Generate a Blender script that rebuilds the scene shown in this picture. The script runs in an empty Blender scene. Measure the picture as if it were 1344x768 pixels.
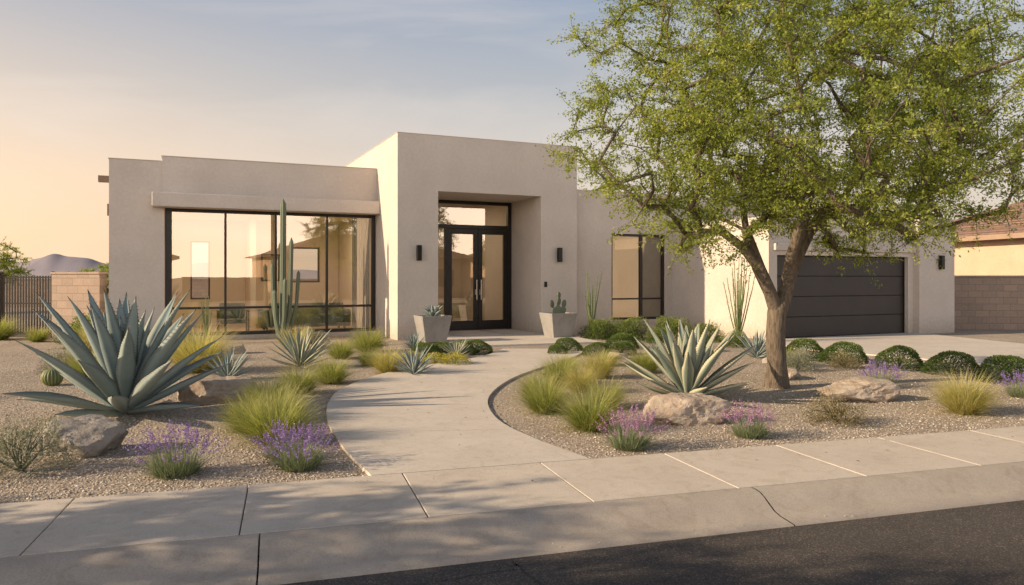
import bpy, math, random
import numpy as np
from mathutils import Vector, Matrix
random.seed(7)
RNG=np.random.default_rng(11)
scene=bpy.context.scene
COL=scene.collection

# ------------------------------------------------------------------ helpers
def link(o,parent=None):
    COL.objects.link(o)
    if parent: o.parent=parent
    return o
def empty(name,loc=(0,0,0),rz=0):
    o=bpy.data.objects.new(name,None); o.location=loc; o.rotation_euler=(0,0,rz); o.empty_display_size=.3
    return link(o)
def mesh_np(name,V,F,mats,attrs=None,midx=None,smooth=False):
    V=np.asarray(V,dtype=np.float32); F=np.asarray(F,dtype=np.int32)
    me=bpy.data.meshes.new(name); k=F.shape[1]; n=len(F)
    me.vertices.add(len(V)); me.vertices.foreach_set('co',V.ravel())
    me.loops.add(n*k); me.loops.foreach_set('vertex_index',F.ravel())
    me.polygons.add(n); me.polygons.foreach_set('loop_start',np.arange(0,n*k,k,dtype=np.int32))
    try: me.polygons.foreach_set('loop_total',np.full(n,k,dtype=np.int32))
    except Exception: pass
    if not isinstance(mats,(list,tuple)): mats=[mats]
    for m in mats: me.materials.append(m)
    if midx is not None: me.polygons.foreach_set('material_index',np.asarray(midx,dtype=np.int32))
    if attrs:
        for a,val in attrs.items():
            at=me.attributes.new(a,'FLOAT','POINT'); at.data.foreach_set('value',np.asarray(val,dtype=np.float32))
    if smooth: me.polygons.foreach_set('use_smooth',np.ones(n,dtype=bool))
    me.update(calc_edges=True); me.validate()
    return me
def mobj(name,me,parent=None,loc=(0,0,0),rz=0,sc=1):
    o=bpy.data.objects.new(name,me); o.location=loc; o.rotation_euler=(0,0,rz)
    o.scale=(sc,sc,sc) if not hasattr(sc,'__len__') else sc
    return link(o,parent)
class MB:
    def __init__(s): s.v=[]; s.f=[]
    def box(s,x0,x1,y0,y1,z0,z1):
        b=len(s.v)
        s.v+= [(x0,y0,z0),(x1,y0,z0),(x1,y1,z0),(x0,y1,z0),(x0,y0,z1),(x1,y0,z1),(x1,y1,z1),(x0,y1,z1)]
        s.f+= [(b,b+3,b+2,b+1),(b+4,b+5,b+6,b+7),(b,b+1,b+5,b+4),(b+1,b+2,b+6,b+5),(b+2,b+3,b+7,b+6),(b+3,b,b+4,b+7)]
    def poly(s,pts):
        b=len(s.v); s.v+=[tuple(p) for p in pts]; s.f.append(tuple(range(b,b+len(pts))))
    def prism(s,pts,z0,z1):
        n=len(pts); b=len(s.v)
        s.v+=[(p[0],p[1],z0) for p in pts]+[(p[0],p[1],z1) for p in pts]
        s.f.append(tuple(reversed(range(b,b+n)))); s.f.append(tuple(range(b+n,b+2*n)))
        for i in range(n):
            j=(i+1)%n; s.f.append((b+i,b+j,b+n+j,b+n+i))
    def strip(s,Lp,Rp,z0,z1):
        n=len(Lp); b=len(s.v)
        for l_,r_ in zip(Lp,Rp): s.v+=[(l_[0],l_[1],z1),(r_[0],r_[1],z1),(l_[0],l_[1],z0),(r_[0],r_[1],z0)]
        for i in range(n-1):
            a=b+4*i; c=a+4
            s.f+=[(a,a+1,c+1,c),(a+2,a,c,c+2),(a+1,a+3,c+3,c+1)]
        s.f+=[(b+2,b+3,b+1,b),(b+4*n-4,b+4*n-3,b+4*n-1,b+4*n-2)]
    def wall(s,a0,a1,b0,b1,z0,z1,ops=(),axis='u'):
        def bx(p0,p1,q0,q1):
            if p1-p0<1e-4 or q1-q0<1e-4: return
            if axis=='u': s.box(p0,p1,b0,b1,q0,q1)
            else: s.box(b0,b1,p0,p1,q0,q1)
        cur=a0
        for (o0,o1,h0,h1) in sorted(ops):
            bx(cur,o0,z0,z1); bx(o0,o1,z0,h0); bx(o0,o1,h1,z1); cur=o1
        bx(cur,a1,z0,z1)
    def obj(s,name,mat,parent=None,bevel=0,loc=(0,0,0),rz=0,smooth=False):
        me=bpy.data.meshes.new(name); me.from_pydata(s.v,[],s.f); me.materials.append(mat); me.update()
        if smooth: me.polygons.foreach_set('use_smooth',[True]*len(me.polygons))
        o=mobj(name,me,parent,loc,rz)
        if bevel:
            m=o.modifiers.new('bevel','BEVEL'); m.width=bevel; m.segments=2; m.limit_method='ANGLE'
        return o

# ------------------------------------------------------------------ materials
def nt(name):
    m=bpy.data.materials.new(name); m.use_nodes=True
    n=m.node_tree.nodes; l=m.node_tree.links
    return m,n,l,n['Principled BSDF']
def ramp(n,stops):
    r=n.new('ShaderNodeValToRGB'); e=r.color_ramp.elements
    while len(e)<len(stops): e.new(.5)
    for i,(p,c) in enumerate(stops):
        e[i].position=p; e[i].color=(c[0],c[1],c[2],1)
    return r
def noise(n,l,scale,detail=4,rough=.55,vec=None,dist=0):
    t=n.new('ShaderNodeTexNoise'); t.inputs['Scale'].default_value=scale; t.inputs['Detail'].default_value=detail
    t.inputs['Roughness'].default_value=rough; t.inputs['Distortion'].default_value=dist
    if vec is not None: l.new(vec,t.inputs['Vector'])
    return t
def M(name,c1,c2=None,scale=3,rough=.85,bump=0,bscale=60,metal=0,coat=0,spec=.5):
    m,n,l,p=nt(name); c2=c2 or c1
    tc=n.new('ShaderNodeTexCoord'); v=tc.outputs['Object']
    a=noise(n,l,scale,5,.6,v)
    r=ramp(n,[(.3,c1),(.7,c2)]); l.new(a.outputs['Fac'],r.inputs[0]); l.new(r.outputs[0],p.inputs['Base Color'])
    p.inputs['Roughness'].default_value=rough; p.inputs['Metallic'].default_value=metal
    p.inputs['Specular IOR Level'].default_value=spec
    if bump:
        b=n.new('ShaderNodeBump'); b.inputs['Strength'].default_value=bump; b.inputs['Distance'].default_value=.01
        t=noise(n,l,bscale,6,.65,v); l.new(t.outputs['Fac'],b.inputs['Height']); l.new(b.outputs[0],p.inputs['Normal'])
    return m
def leafmat(name,stops,tip=None,trans=.35,rough=.55,tipstart=.6):
    m,n,l,p=nt(name)
    at=n.new('ShaderNodeAttribute'); at.attribute_name='rnd'
    r=ramp(n,stops); l.new(at.outputs['Fac'],r.inputs[0]); c=r.outputs[0]
    if tip:
        t=n.new('ShaderNodeAttribute'); t.attribute_name='t'
        mr=n.new('ShaderNodeMapRange'); mr.inputs[1].default_value=tipstart; mr.inputs[2].default_value=1
        l.new(t.outputs['Fac'],mr.inputs[0])
        mx=n.new('ShaderNodeMixRGB'); mx.inputs[2].default_value=(*tip,1); l.new(mr.outputs[0],mx.inputs[0]); l.new(c,mx.inputs[1]); c=mx.outputs[0]
    l.new(c,p.inputs['Base Color']); p.inputs['Roughness'].default_value=rough; p.inputs['Specular IOR Level'].default_value=.3
    if trans>0:
        tr=n.new('ShaderNodeBsdfTranslucent'); 
        g=n.new('ShaderNodeMixRGB'); g.blend_type='MULTIPLY'; g.inputs[0].default_value=1; g.inputs[2].default_value=(1.6,1.6,.8,1)
        l.new(c,g.inputs[1]); l.new(g.outputs[0],tr.inputs[0])
        ms=n.new('ShaderNodeMixShader'); ms.inputs[0].default_value=trans
        l.new(p.outputs[0],ms.inputs[1]); l.new(tr.outputs[0],ms.inputs[2])
        l.new(ms.outputs[0],n['Material Output'].inputs[0])
    return m
def stucco_mat(name,c1,c2):
    m,n,l,p=nt(name)
    tc=n.new('ShaderNodeTexCoord'); v=tc.outputs['Object']
    a=noise(n,l,1.1,6,.6,v); b=noise(n,l,14,5,.7,v)
    r=ramp(n,[(.3,c1),(.72,c2)]); l.new(a.outputs['Fac'],r.inputs[0])
    r2=ramp(n,[(.3,(.92,.92,.92)),(.7,(1.05,1.05,1.05))]); l.new(b.outputs['Fac'],r2.inputs[0])
    mx=n.new('ShaderNodeMixRGB'); mx.blend_type='MULTIPLY'; mx.inputs[0].default_value=1
    l.new(r.outputs[0],mx.inputs[1]); l.new(r2.outputs[0],mx.inputs[2]); 
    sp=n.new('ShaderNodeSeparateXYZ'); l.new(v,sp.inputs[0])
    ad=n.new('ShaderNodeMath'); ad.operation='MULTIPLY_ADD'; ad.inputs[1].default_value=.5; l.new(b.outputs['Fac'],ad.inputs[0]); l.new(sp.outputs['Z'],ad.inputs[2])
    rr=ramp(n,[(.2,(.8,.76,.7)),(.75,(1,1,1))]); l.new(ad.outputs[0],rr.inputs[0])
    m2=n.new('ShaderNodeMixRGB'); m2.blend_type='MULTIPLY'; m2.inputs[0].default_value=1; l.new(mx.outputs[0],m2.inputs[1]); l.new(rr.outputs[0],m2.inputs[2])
    l.new(m2.outputs[0],p.inputs['Base Color'])
    p.inputs['Roughness'].default_value=.92; p.inputs['Specular IOR Level'].default_value=.2
    bu=n.new('ShaderNodeBump'); bu.inputs['Strength'].default_value=.55; bu.inputs['Distance'].default_value=.012
    t=noise(n,l,38,6,.7,v); l.new(t.outputs['Fac'],bu.inputs['Height'])
    bu2=n.new('ShaderNodeBump'); bu2.inputs['Strength'].default_value=.5; bu2.inputs['Distance'].default_value=.03
    t2=noise(n,l,2.5,3,.5,v); l.new(t2.outputs['Fac'],bu2.inputs['Height']); l.new(bu.outputs[0],bu2.inputs['Normal'])
    l.new(bu2.outputs[0],p.inputs['Normal'])
    return m
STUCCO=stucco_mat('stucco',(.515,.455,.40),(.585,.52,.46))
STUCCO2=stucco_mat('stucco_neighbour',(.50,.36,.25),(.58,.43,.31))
DARK=M('bronze_frame',(.018,.014,.012),(.03,.024,.02),6,.45,.05,80,metal=.3)
GARAGE=M('garage_door_paint',(.026,.020,.018),(.036,.028,.025),2,.55,.15,120)
INTW=M('interior_wall',(.7,.6,.49),(.76,.66,.55),2,.9)
INTF=M('interior_floor',(.35,.26,.18),(.42,.32,.22),2,.5)
CURT=M('curtain_fabric',(.6,.58,.54),(.7,.68,.64),5,.9)
def glass_mat(refl):
    m,n,l,p=nt('window_glass'); n.remove(p)
    tr=n.new('ShaderNodeBsdfTransparent'); tr.inputs[0].default_value=(.9,.89,.85,1)
    gl=n.new('ShaderNodeBsdfGlossy'); gl.inputs['Roughness'].default_value=.0; gl.inputs['Color'].default_value=(.98,.91,.8,1)
    lw=n.new('ShaderNodeLayerWeight'); lw.inputs[0].default_value=.35
    ma=n.new('ShaderNodeMath'); ma.operation='ADD'; ma.inputs[1].default_value=refl; ma.use_clamp=True; l.new(lw.outputs['Fresnel'],ma.inputs[0])
    tc=n.new('ShaderNodeTexCoord'); t=noise(n,l,.8,2,.5,tc.outputs['Object'])
    b=n.new('ShaderNodeBump'); b.inputs['Strength'].default_value=.05; b.inputs['Distance'].default_value=.02; l.new(t.outputs['Fac'],b.inputs['Height']); l.new(b.outputs[0],gl.inputs['Normal'])
    ms=n.new('ShaderNodeMixShader'); l.new(ma.outputs[0],ms.inputs[0]); l.new(tr.outputs[0],ms.inputs[1]); l.new(gl.outputs[0],ms.inputs[2])
    l.new(ms.outputs[0],n['Material Output'].inputs[0]); return m
GLASS=glass_mat(.23)
def gravel_mat():
    m,n,l,p=nt('desert_gravel')
    tc=n.new('ShaderNodeTexCoord'); v=tc.outputs['Object']
    dn=noise(n,l,20,2,.5,v)
    mv=n.new('ShaderNodeMixRGB'); mv.inputs[0].default_value=.012; l.new(v,mv.inputs[1]); l.new(dn.outputs['Color'],mv.inputs[2])
    vo=n.new('ShaderNodeTexVoronoi'); vo.inputs['Scale'].default_value=52; l.new(mv.outputs[0],vo.inputs['Vector'])
    sp=n.new('ShaderNodeSeparateColor'); l.new(vo.outputs['Color'],sp.inputs[0])
    r=ramp(n,[(0,(.28,.23,.185)),(.25,(.40,.34,.28)),(.55,(.48,.415,.345)),(.8,(.55,.485,.415)),(1,(.65,.6,.53))]); l.new(sp.outputs[0],r.inputs[0])
    r2=ramp(n,[(.0,(1,1,1)),(.8,(.6,.56,.51))]); 
    ms=n.new('ShaderNodeMath'); ms.operation='MULTIPLY'; ms.inputs[1].default_value=1.2; l.new(vo.outputs['Distance'],ms.inputs[0]); l.new(ms.outputs[0],r2.inputs[0])
    mx=n.new('ShaderNodeMixRGB'); mx.blend_type='MULTIPLY'; mx.inputs[0].default_value=.8; l.new(r.outputs[0],mx.inputs[1]); l.new(r2.outputs[0],mx.inputs[2])
    big=noise(n,l,.7,5,.6,v); r3=ramp(n,[(.3,(.84,.82,.8)),(.7,(1.1,1.09,1.07))]); l.new(big.outputs['Fac'],r3.inputs[0])
    m2=n.new('ShaderNodeMixRGB'); m2.blend_type='MULTIPLY'; m2.inputs[0].default_value=1; l.new(mx.outputs[0],m2.inputs[1]); l.new(r3.outputs[0],m2.inputs[2])
    l.new(m2.outputs[0],p.inputs['Base Color']); p.inputs['Roughness'].default_value=.9; p.inputs['Specular IOR Level'].default_value=.2
    b=n.new('ShaderNodeBump'); b.invert=True; b.inputs['Strength'].default_value=.6; b.inputs['Distance'].default_value=.01
    l.new(vo.outputs['Distance'],b.inputs['Height']); l.new(b.outputs[0],p.inputs['Normal'])
    return m
GRAVEL=gravel_mat()
def concrete_mat(name,c1,c2):
    m,n,l,p=nt(name); tc=n.new('ShaderNodeTexCoord'); v=tc.outputs['Object']
    a=noise(n,l,1.3,6,.65,v); f=noise(n,l,90,3,.7,v); st=noise(n,l,5,7,.7,v,1.5)
    r=ramp(n,[(.28,c1),(.7,c2)]); l.new(a.outputs['Fac'],r.inputs[0])
    r2=ramp(n,[(.3,(.84,.83,.81)),(.7,(1.08,1.08,1.07))]); l.new(f.outputs['Fac'],r2.inputs[0])
    r3=ramp(n,[(.3,(.84,.82,.78)),(.5,(1,1,1))]); l.new(st.outputs['Fac'],r3.inputs[0])
    c=r.outputs[0]
    for q in (r2,r3):
        mx=n.new('ShaderNodeMixRGB'); mx.blend_type='MULTIPLY'; mx.inputs[0].default_value=1; l.new(c,mx.inputs[1]); l.new(q.outputs[0],mx.inputs[2]); c=mx.outputs[0]
    l.new(c,p.inputs['Base Color']); p.inputs['Roughness'].default_value=.88; p.inputs['Specular IOR Level'].default_value=.25
    b=n.new('ShaderNodeBump'); b.inputs['Strength'].default_value=.3; b.inputs['Distance'].default_value=.003; l.new(f.outputs['Fac'],b.inputs['Height']); l.new(b.outputs[0],p.inputs['Normal'])
    return m
CONC=concrete_mat('sidewalk_concrete',(.50,.44,.375),(.59,.53,.46))
CONCW=concrete_mat('walkway_concrete',(.53,.475,.41),(.61,.555,.49))
CURBM=concrete_mat('curb_concrete',(.35,.305,.26),(.46,.405,.35))
JOINT=M('joint_dirt',(.12,.1,.08),(.18,.15,.12),20,.95)
def asphalt_mat():
    m,n,l,p=nt('asphalt'); tc=n.new('ShaderNodeTexCoord'); v=tc.outputs['Object']
    a=noise(n,l,.9,6,.65,v); vo=n.new('ShaderNodeTexVoronoi'); vo.inputs['Scale'].default_value=130; l.new(v,vo.inputs['Vector'])
    sp=n.new('ShaderNodeSeparateColor'); l.new(vo.outputs['Color'],sp.inputs[0])
    r=ramp(n,[(.3,(.052,.046,.042)),(.7,(.090,.078,.069))]); l.new(a.outputs['Fac'],r.inputs[0])
    r2=ramp(n,[(0,(.6,.6,.6)),(.6,(1,1,1)),(.9,(1.4,1.36,1.3)),(1,(2.6,2.4,2.2))]); l.new(sp.outputs[0],r2.inputs[0])
    mx=n.new('ShaderNodeMixRGB'); mx.blend_type='MULTIPLY'; mx.inputs[0].default_value=1; l.new(r.outputs[0],mx.inputs[1]); l.new(r2.outputs[0],mx.inputs[2])
    l.new(mx.outputs[0],p.inputs['Base Color']); p.inputs['Roughness'].default_value=.85; p.inputs['Specular IOR Level'].default_value=.3
    b=n.new('ShaderNodeBump'); b.invert=True; b.inputs['Strength'].default_value=.5; b.inputs['Distance'].default_value=.004
    l.new(vo.outputs['Distance'],b.inputs['Height']); l.new(b.outputs[0],p.inputs['Normal']); return m
ASPH=asphalt_mat()
def block_mat():
    m,n,l,p=nt('block_masonry'); tc=n.new('ShaderNodeTexCoord')
    sp=n.new('ShaderNodeSeparateXYZ'); l.new(tc.outputs['Object'],sp.inputs[0])
    cb=n.new('ShaderNodeCombineXYZ'); l.new(sp.outputs['X'],cb.inputs[0]); l.new(sp.outputs['Z'],cb.inputs[1])
    br=n.new('ShaderNodeTexBrick'); l.new(cb.outputs[0],br.inputs['Vector']); br.inputs['Scale'].default_value=1
    br.inputs['Brick Width'].default_value=.4; br.inputs['Row Height'].default_value=.2; br.inputs['Mortar Size'].default_value=.008
    br.inputs['Color1'].default_value=(.34,.25,.19,1); br.inputs['Color2'].default_value=(.28,.21,.165,1); br.inputs['Mortar'].default_value=(.22,.175,.14,1)
    a=noise(n,l,25,5,.7,tc.outputs['Object']); r=ramp(n,[(.3,(.85,.85,.85)),(.7,(1.1,1.1,1.1))]); l.new(a.outputs['Fac'],r.inputs[0])
    mx=n.new('ShaderNodeMixRGB'); mx.blend_type='MULTIPLY'; mx.inputs[0].default_value=1; l.new(br.outputs['Color'],mx.inputs[1]); l.new(r.outputs[0],mx.inputs[2])
    l.new(mx.outputs[0],p.inputs['Base Color']); p.inputs['Roughness'].default_value=.95
    b=n.new('ShaderNodeBump'); b.invert=True; b.inputs['Strength'].default_value=.6; b.inputs['Distance'].default_value=.01; l.new(br.outputs['Fac'],b.inputs['Height']); l.new(b.outputs[0],p.inputs['Normal'])
    return m
BLOCK=block_mat()
def tile_mat():
    m,n,l,p=nt('roof_tile'); tc=n.new('ShaderNodeTexCoord'); v=tc.outputs['Object']
    w=n.new('ShaderNodeTexWave'); w.wave_type='BANDS'; w.bands_direction='X'; w.inputs['Scale'].default_value=1.1; l.new(v,w.inputs['Vector'])
    w2=n.new('ShaderNodeTexWave'); w2.wave_type='BANDS'; w2.bands_direction='Z'; w2.wave_profile='SAW'; w2.inputs['Scale'].default_value=2.2; l.new(v,w2.inputs['Vector'])
    a=noise(n,l,5,4,.6,v); r=ramp(n,[(.3,(.2,.12,.085)),(.7,(.34,.21,.15))]); l.new(a.outputs['Fac'],r.inputs[0]); 
    mu=n.new('ShaderNodeMixRGB'); mu.blend_type='MULTIPLY'; mu.inputs[0].default_value=.5; l.new(r.outputs[0],mu.inputs[1]); l.new(w2.outputs['Color'],mu.inputs[2])
    l.new(mu.outputs[0],p.inputs['Base Color']); p.inputs['Roughness'].default_value=.85
    ad=n.new('ShaderNodeMath'); ad.operation='ADD'; l.new(w.outputs['Fac'],ad.inputs[0]); l.new(w2.outputs['Fac'],ad.inputs[1])
    b=n.new('ShaderNodeBump'); b.inputs['Strength'].default_value=.9; b.inputs['Distance'].default_value=.06; l.new(ad.outputs[0],b.inputs['Height']); l.new(b.outputs[0],p.inputs['Normal']); return m
TILE=tile_mat()

# ------------------------------------------------------------------ sun, sky, camera
SAZ=math.radians(-106); SEL=math.radians(22)
S=Vector((math.sin(SAZ)*math.cos(SEL),math.cos(SAZ)*math.cos(SEL),math.sin(SEL)))
sl=bpy.data.lights.new('sun','SUN'); sl.energy=7.0; sl.angle=math.radians(.5); sl.color=(1,.78,.53)
so=bpy.data.objects.new('sun',sl); so.rotation_euler=(-S).to_track_quat('-Z','Y').to_euler(); link(so)
w=bpy.data.worlds.new('World'); scene.world=w; w.use_nodes=True
n=w.node_tree.nodes; l=w.node_tree.links; bg=n['Background']
sky=n.new('ShaderNodeTexSky'); sky.sky_type='NISHITA'; sky.sun_disc=False; sky.sun_elevation=SEL; sky.sun_rotation=SAZ
sky.dust_density=2.5; sky.air_density=1.0
tc=n.new('ShaderNodeTexCoord'); nv=n.new('ShaderNodeVectorMath'); nv.operation='NORMALIZE'; l.new(tc.outputs['Generated'],nv.inputs[0])
sp=n.new('ShaderNodeSeparateXYZ'); l.new(nv.outputs[0],sp.inputs[0])
haze=ramp(n,[(0,(.70,.55,.42)),(.12,(.68,.575,.48)),(.22,(.50,.495,.49)),(.36,(.30,.365,.47)),(.55,(.13,.18,.28)),(1,(.06,.09,.17))]); l.new(sp.outputs['Z'],haze.inputs[0])
GD=Vector((math.sin(math.radians(-66)),math.cos(math.radians(-66)),.08)).normalized()
dt=n.new('ShaderNodeVectorMath'); dt.operation='DOT_PRODUCT'; l.new(nv.outputs[0],dt.inputs[0]); dt.inputs[1].default_value=GD
gm=n.new('ShaderNodeMapRange'); gm.inputs[1].default_value=.3; gm.inputs[2].default_value=1; l.new(dt.outputs['Value'],gm.inputs[0])
gp=n.new('ShaderNodeMath'); gp.operation='POWER'; gp.inputs[1].default_value=1.8; l.new(gm.outputs[0],gp.inputs[0])
gz=n.new('ShaderNodeMapRange'); gz.inputs[1].default_value=0; gz.inputs[2].default_value=.42; gz.inputs[3].default_value=1; gz.inputs[4].default_value=0; l.new(sp.outputs['Z'],gz.inputs[0])
gg=n.new('ShaderNodeMath'); gg.operation='MULTIPLY'; l.new(gp.outputs[0],gg.inputs[0]); l.new(gz.outputs[0],gg.inputs[1])
gc=n.new('ShaderNodeMixRGB'); gc.blend_type='ADD'; gc.inputs[2].default_value=(.66,.30,.0,1); l.new(gg.outputs[0],gc.inputs[0]); l.new(haze.outputs[0],gc.inputs[1])
mp=n.new('ShaderNodeMapping'); mp.inputs['Rotation'].default_value=(.2,.25,.5); mp.inputs['Scale'].default_value=(1.2,3.2,7); l.new(nv.outputs[0],mp.inputs[0])
cn=noise(n,l,1.3,7,.55,mp.outputs[0],.6)
cr=ramp(n,[(.45,(0,0,0)),(.8,(1,1,1))]); l.new(cn.outputs['Fac'],cr.inputs[0])
cm=n.new('ShaderNodeMath'); cm.operation='MULTIPLY'; cm.inputs[1].default_value=.5; l.new(cr.outputs[0],cm.inputs[0])
cc=n.new('ShaderNodeMixRGB'); cc.inputs[2].default_value=(.9,.77,.66,1); l.new(cm.outputs[0],cc.inputs[0]); l.new(gc.outputs[0],cc.inputs[1])
# low sky behind the camera, brightened as added fill for the shaded facade
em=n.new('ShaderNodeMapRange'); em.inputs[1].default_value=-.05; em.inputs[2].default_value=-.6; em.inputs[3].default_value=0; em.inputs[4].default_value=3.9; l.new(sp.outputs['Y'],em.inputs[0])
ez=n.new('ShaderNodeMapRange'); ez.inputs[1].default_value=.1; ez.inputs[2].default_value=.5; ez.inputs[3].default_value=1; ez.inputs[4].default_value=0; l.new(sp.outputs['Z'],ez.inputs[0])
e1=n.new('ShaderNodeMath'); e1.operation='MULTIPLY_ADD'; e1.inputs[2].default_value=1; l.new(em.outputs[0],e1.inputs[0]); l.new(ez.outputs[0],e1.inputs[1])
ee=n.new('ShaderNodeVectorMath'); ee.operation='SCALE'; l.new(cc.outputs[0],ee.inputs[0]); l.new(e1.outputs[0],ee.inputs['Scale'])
ns=n.new('ShaderNodeVectorMath'); ns.operation='SCALE'; ns.inputs['Scale'].default_value=.02; l.new(sky.outputs[0],ns.inputs[0])
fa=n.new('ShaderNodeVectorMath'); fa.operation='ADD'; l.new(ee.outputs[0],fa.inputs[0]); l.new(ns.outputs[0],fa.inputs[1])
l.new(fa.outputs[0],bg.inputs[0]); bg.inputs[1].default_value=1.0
cam=bpy.data.cameras.new('camera'); cam.sensor_width=36; cam.lens=978/1344*36; cam.shift_y=-19/1344; cam.clip_end=12000; cam.clip_start=.05
co=bpy.data.objects.new('camera',cam); co.location=(0,0,1.6); co.rotation_euler=(math.pi/2,0,0); link(co); scene.camera=co
scene.view_settings.view_transform='Standard'; scene.view_settings.look='None'; scene.view_settings.exposure=0

# ------------------------------------------------------------------ ground, street
SA=math.atan2(.289,.957); C_,S_=math.cos(SA),math.sin(SA)
def P(s,nn,z=0): return (s*C_-nn*S_, s*S_+nn*C_, z)
mb=MB()
prof=[(4000,0),(4.86,0),(4.8,-.16),(-4.8,-.16),(-4.86,0),(-4000,0)]
for (a,za),(b,zb) in zip(prof[:-1],prof[1:]):
    mb.poly([P(-4000,b,zb),P(4000,b,zb),P(4000,a,za),P(-4000,a,za)])
mb.obj('ground',GRAVEL)
mb=MB(); mb.poly([P(-300,-4.42,-.105),P(300,-4.42,-.105),P(300,4.36,-.105),P(-300,4.36,-.105)]); mb.obj('street',ASPH)
def curb(sign,name):
    pr=[(4.84,.028),(4.78,.028),(4.73,.02),(4.68,.0),(4.62,-.035),(4.56,-.068),(4.50,-.083),(4.34,-.098),(4.34,-.15)]
    V=[];F=[]; cuts=[-60.0]
    x=-24.66
    while x<60: cuts.append(x); x+=3.5 if abs(x)<30 else 10
    cuts.append(60)
    for a,b in zip(cuts[:-1],cuts[1:]):
        a+=.005; b-=.005
        base=len(V)
        for q in (a,b):
            for (nn,z) in pr: V.append(P(q,sign*nn,z))
        k=len(pr)
        for i in range(k-1): F.append((base+i,base+k+i,base+k+i+1,base+i+1) if sign<0 else (base+i,base+i+1,base+k+i+1,base+k+i))
    mobj(name,mesh_np(name,V,F,CURBM))
curb(1,'curb'); curb(-1,'curb')
mb=MB(); mb2=MB()
s=-1.45-1.17*30
while s<45:
    mb.prism([P(s+.004,4.85),P(s+1.166,4.85),P(s+1.166,6.0),P(s+.004,6.0)],-.08,.03); s+=1.17
o=mb.obj('sidewalk',CONC,bevel=.006)
mb2.prism([P(-40,4.87),P(45,4.87),P(45,5.98),P(-40,5.98)],-.09,.014); mb2.obj('joint_bed',JOINT,o)
mb=MB(); s=-40
while s<40: mb.prism([P(s,-6.0),P(s+1.49,-6.0),P(s+1.49,-4.85),P(s,-4.85)],-.08,.03); s+=1.5
mb.obj('sidewalk',CONC)
def crack(pts,wd,z,name,mat,par=None):
    V=[];F=[]
    fine=[]
    for a,b in zip(pts[:-1],pts[1:]):
        for k in range(12):
            t=k/12; fine.append((a[0]+(b[0]-a[0])*t+random.uniform(-.012,.012),a[1]+(b[1]-a[1])*t+random.uniform(-.012,.012)))
    for i,(x,y) in enumerate(fine):
        ww=wd*random.uniform(.4,1.2); V+=[(x-ww,y+ww*.3,z),(x+ww,y-ww*.3,z)]
    for i in range(len(fine)-1): F.append((2*i,2*i+1,2*i+3,2*i+2))
    mobj(name,mesh_np(name,V,F,mat),par)
TAR=M('crack_filler',(.012,.011,.011),(.02,.018,.018),30,.6)
street=bpy.data.objects['street']
crack([(.0,4.5),(.06,4.35),(.16,4.15),(.13,3.9),(.3,3.5),(.2,3.0)],.009,-.1005,'crack',TAR,street)
crack([(-.9,4.0),(-.5,4.15),(-.1,4.32),(.06,4.35)],.005,-.1005,'crack',TAR,street)
def onback(x): return (6.006+ x*S_)/C_
L=[(-1.12,onback(-1.12)),(-1.58,6.96),(-2.04,8.24),(-2.33,9.48),(-2.42,10.65),(-2.2,12.04),(-1.72,13.2),(-1.03,14.2),(-.5,15.3),(-.2,16.6)]
R=[(.68,onback(.68)),(.23,7.3),(-.143,8.24),(-.31,9.48),(-.22,10.65),(.05,11.86),(.42,12.9),(.85,13.9),(1.3,15.1),(1.65,16.5)]
def cat(pts,m=10):
    out=[]; p=[pts[0]]+pts+[pts[-1]]
    for i in range(1,len(p)-2):
        for k in range(m):
            t=k/m; o=[]
            for d in (0,1):
                a,b,c,e=p[i-1][d],p[i][d],p[i+1][d],p[i+2][d]
                o.append(.5*((2*b)+(-a+c)*t+(2*a-5*b+4*c-e)*t*t+(-a+3*b-3*c+e)*t**3))
            out.append((o[0],max(o[1],onback(o[0]))))
    out.append(pts[-1]); return out
Lc,Rc=cat(L),cat(R)
def lerp(a,b,t): return (a[0]+(b[0]-a[0])*t,a[1]+(b[1]-a[1])*t)
mb=MB(); N=len(Lc); step=15
for i0 in range(0,N-1,step):
    i1=min(i0+step,N-1)
    a=list(Lc[i0:i1+1]); b=list(Rc[i0:i1+1])
    if i1<N-1:
        e=.01/max(.02,math.dist(Lc[i1],Lc[i1-1])); a[-1]=lerp(Lc[i1],Lc[i1-1],min(.9,e)); e=.01/max(.02,math.dist(Rc[i1],Rc[i1-1])); b[-1]=lerp(Rc[i1],Rc[i1-1],min(.9,e))
    mb.strip(a,b,-.04,.03)
walk=mb.obj('walkway',CONCW)
mb=MB(); mb.strip([lerp(l_,r,.01) for r,l_ in zip(Rc,Lc)],[lerp(r,l_,.01) for r,l_ in zip(Rc,Lc)],-.05,.018); mb.obj('joint_bed',JOINT,walk)
mb=MB()
mb.prism([(6.75,19.25),(6.3,16.8),(9.1,13.2),P(15.2,6.0)[:2],P(20.3,6.0)[:2],(12.4,17.2),(11.6,21.6)],-.03,.026)
mb.obj('driveway',CONCW)

# ------------------------------------------------------------------ the house
HA=math.atan2(.41,.912); HO=(-2.93,19.08,0)
house=empty('modern_desert_house',HO,HA)
HC,HS=math.cos(HA),math.sin(HA)
def H(u,v,z=0): return (HO[0]+u*HC-v*HS, HO[1]+u*HS+v*HC, z)
W=MB()
# left wing
W.box(-6.68,-5.44,2.2,2.56,0,4.55)
W.wall(2.56,7.5,-6.68,-6.38,0,4.55,axis='v')
W.box(-5.49,-.002,2.14,2.5,3.39,4.67)
W.box(-5.49,-5.2,2.5,7.45,4.2,4.67)
W.wall(-6.68,-.002,7.5,7.8,0,4.5,[(-4.76,-4.17,.91,2.8),(-1.68,-.67,1.45,2.65)])
W.box(-6.37,-.002,2.57,7.49,3.5,4.15)
W.box(-5.44,-.002,2.18,2.5,-.05,.1)
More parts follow.
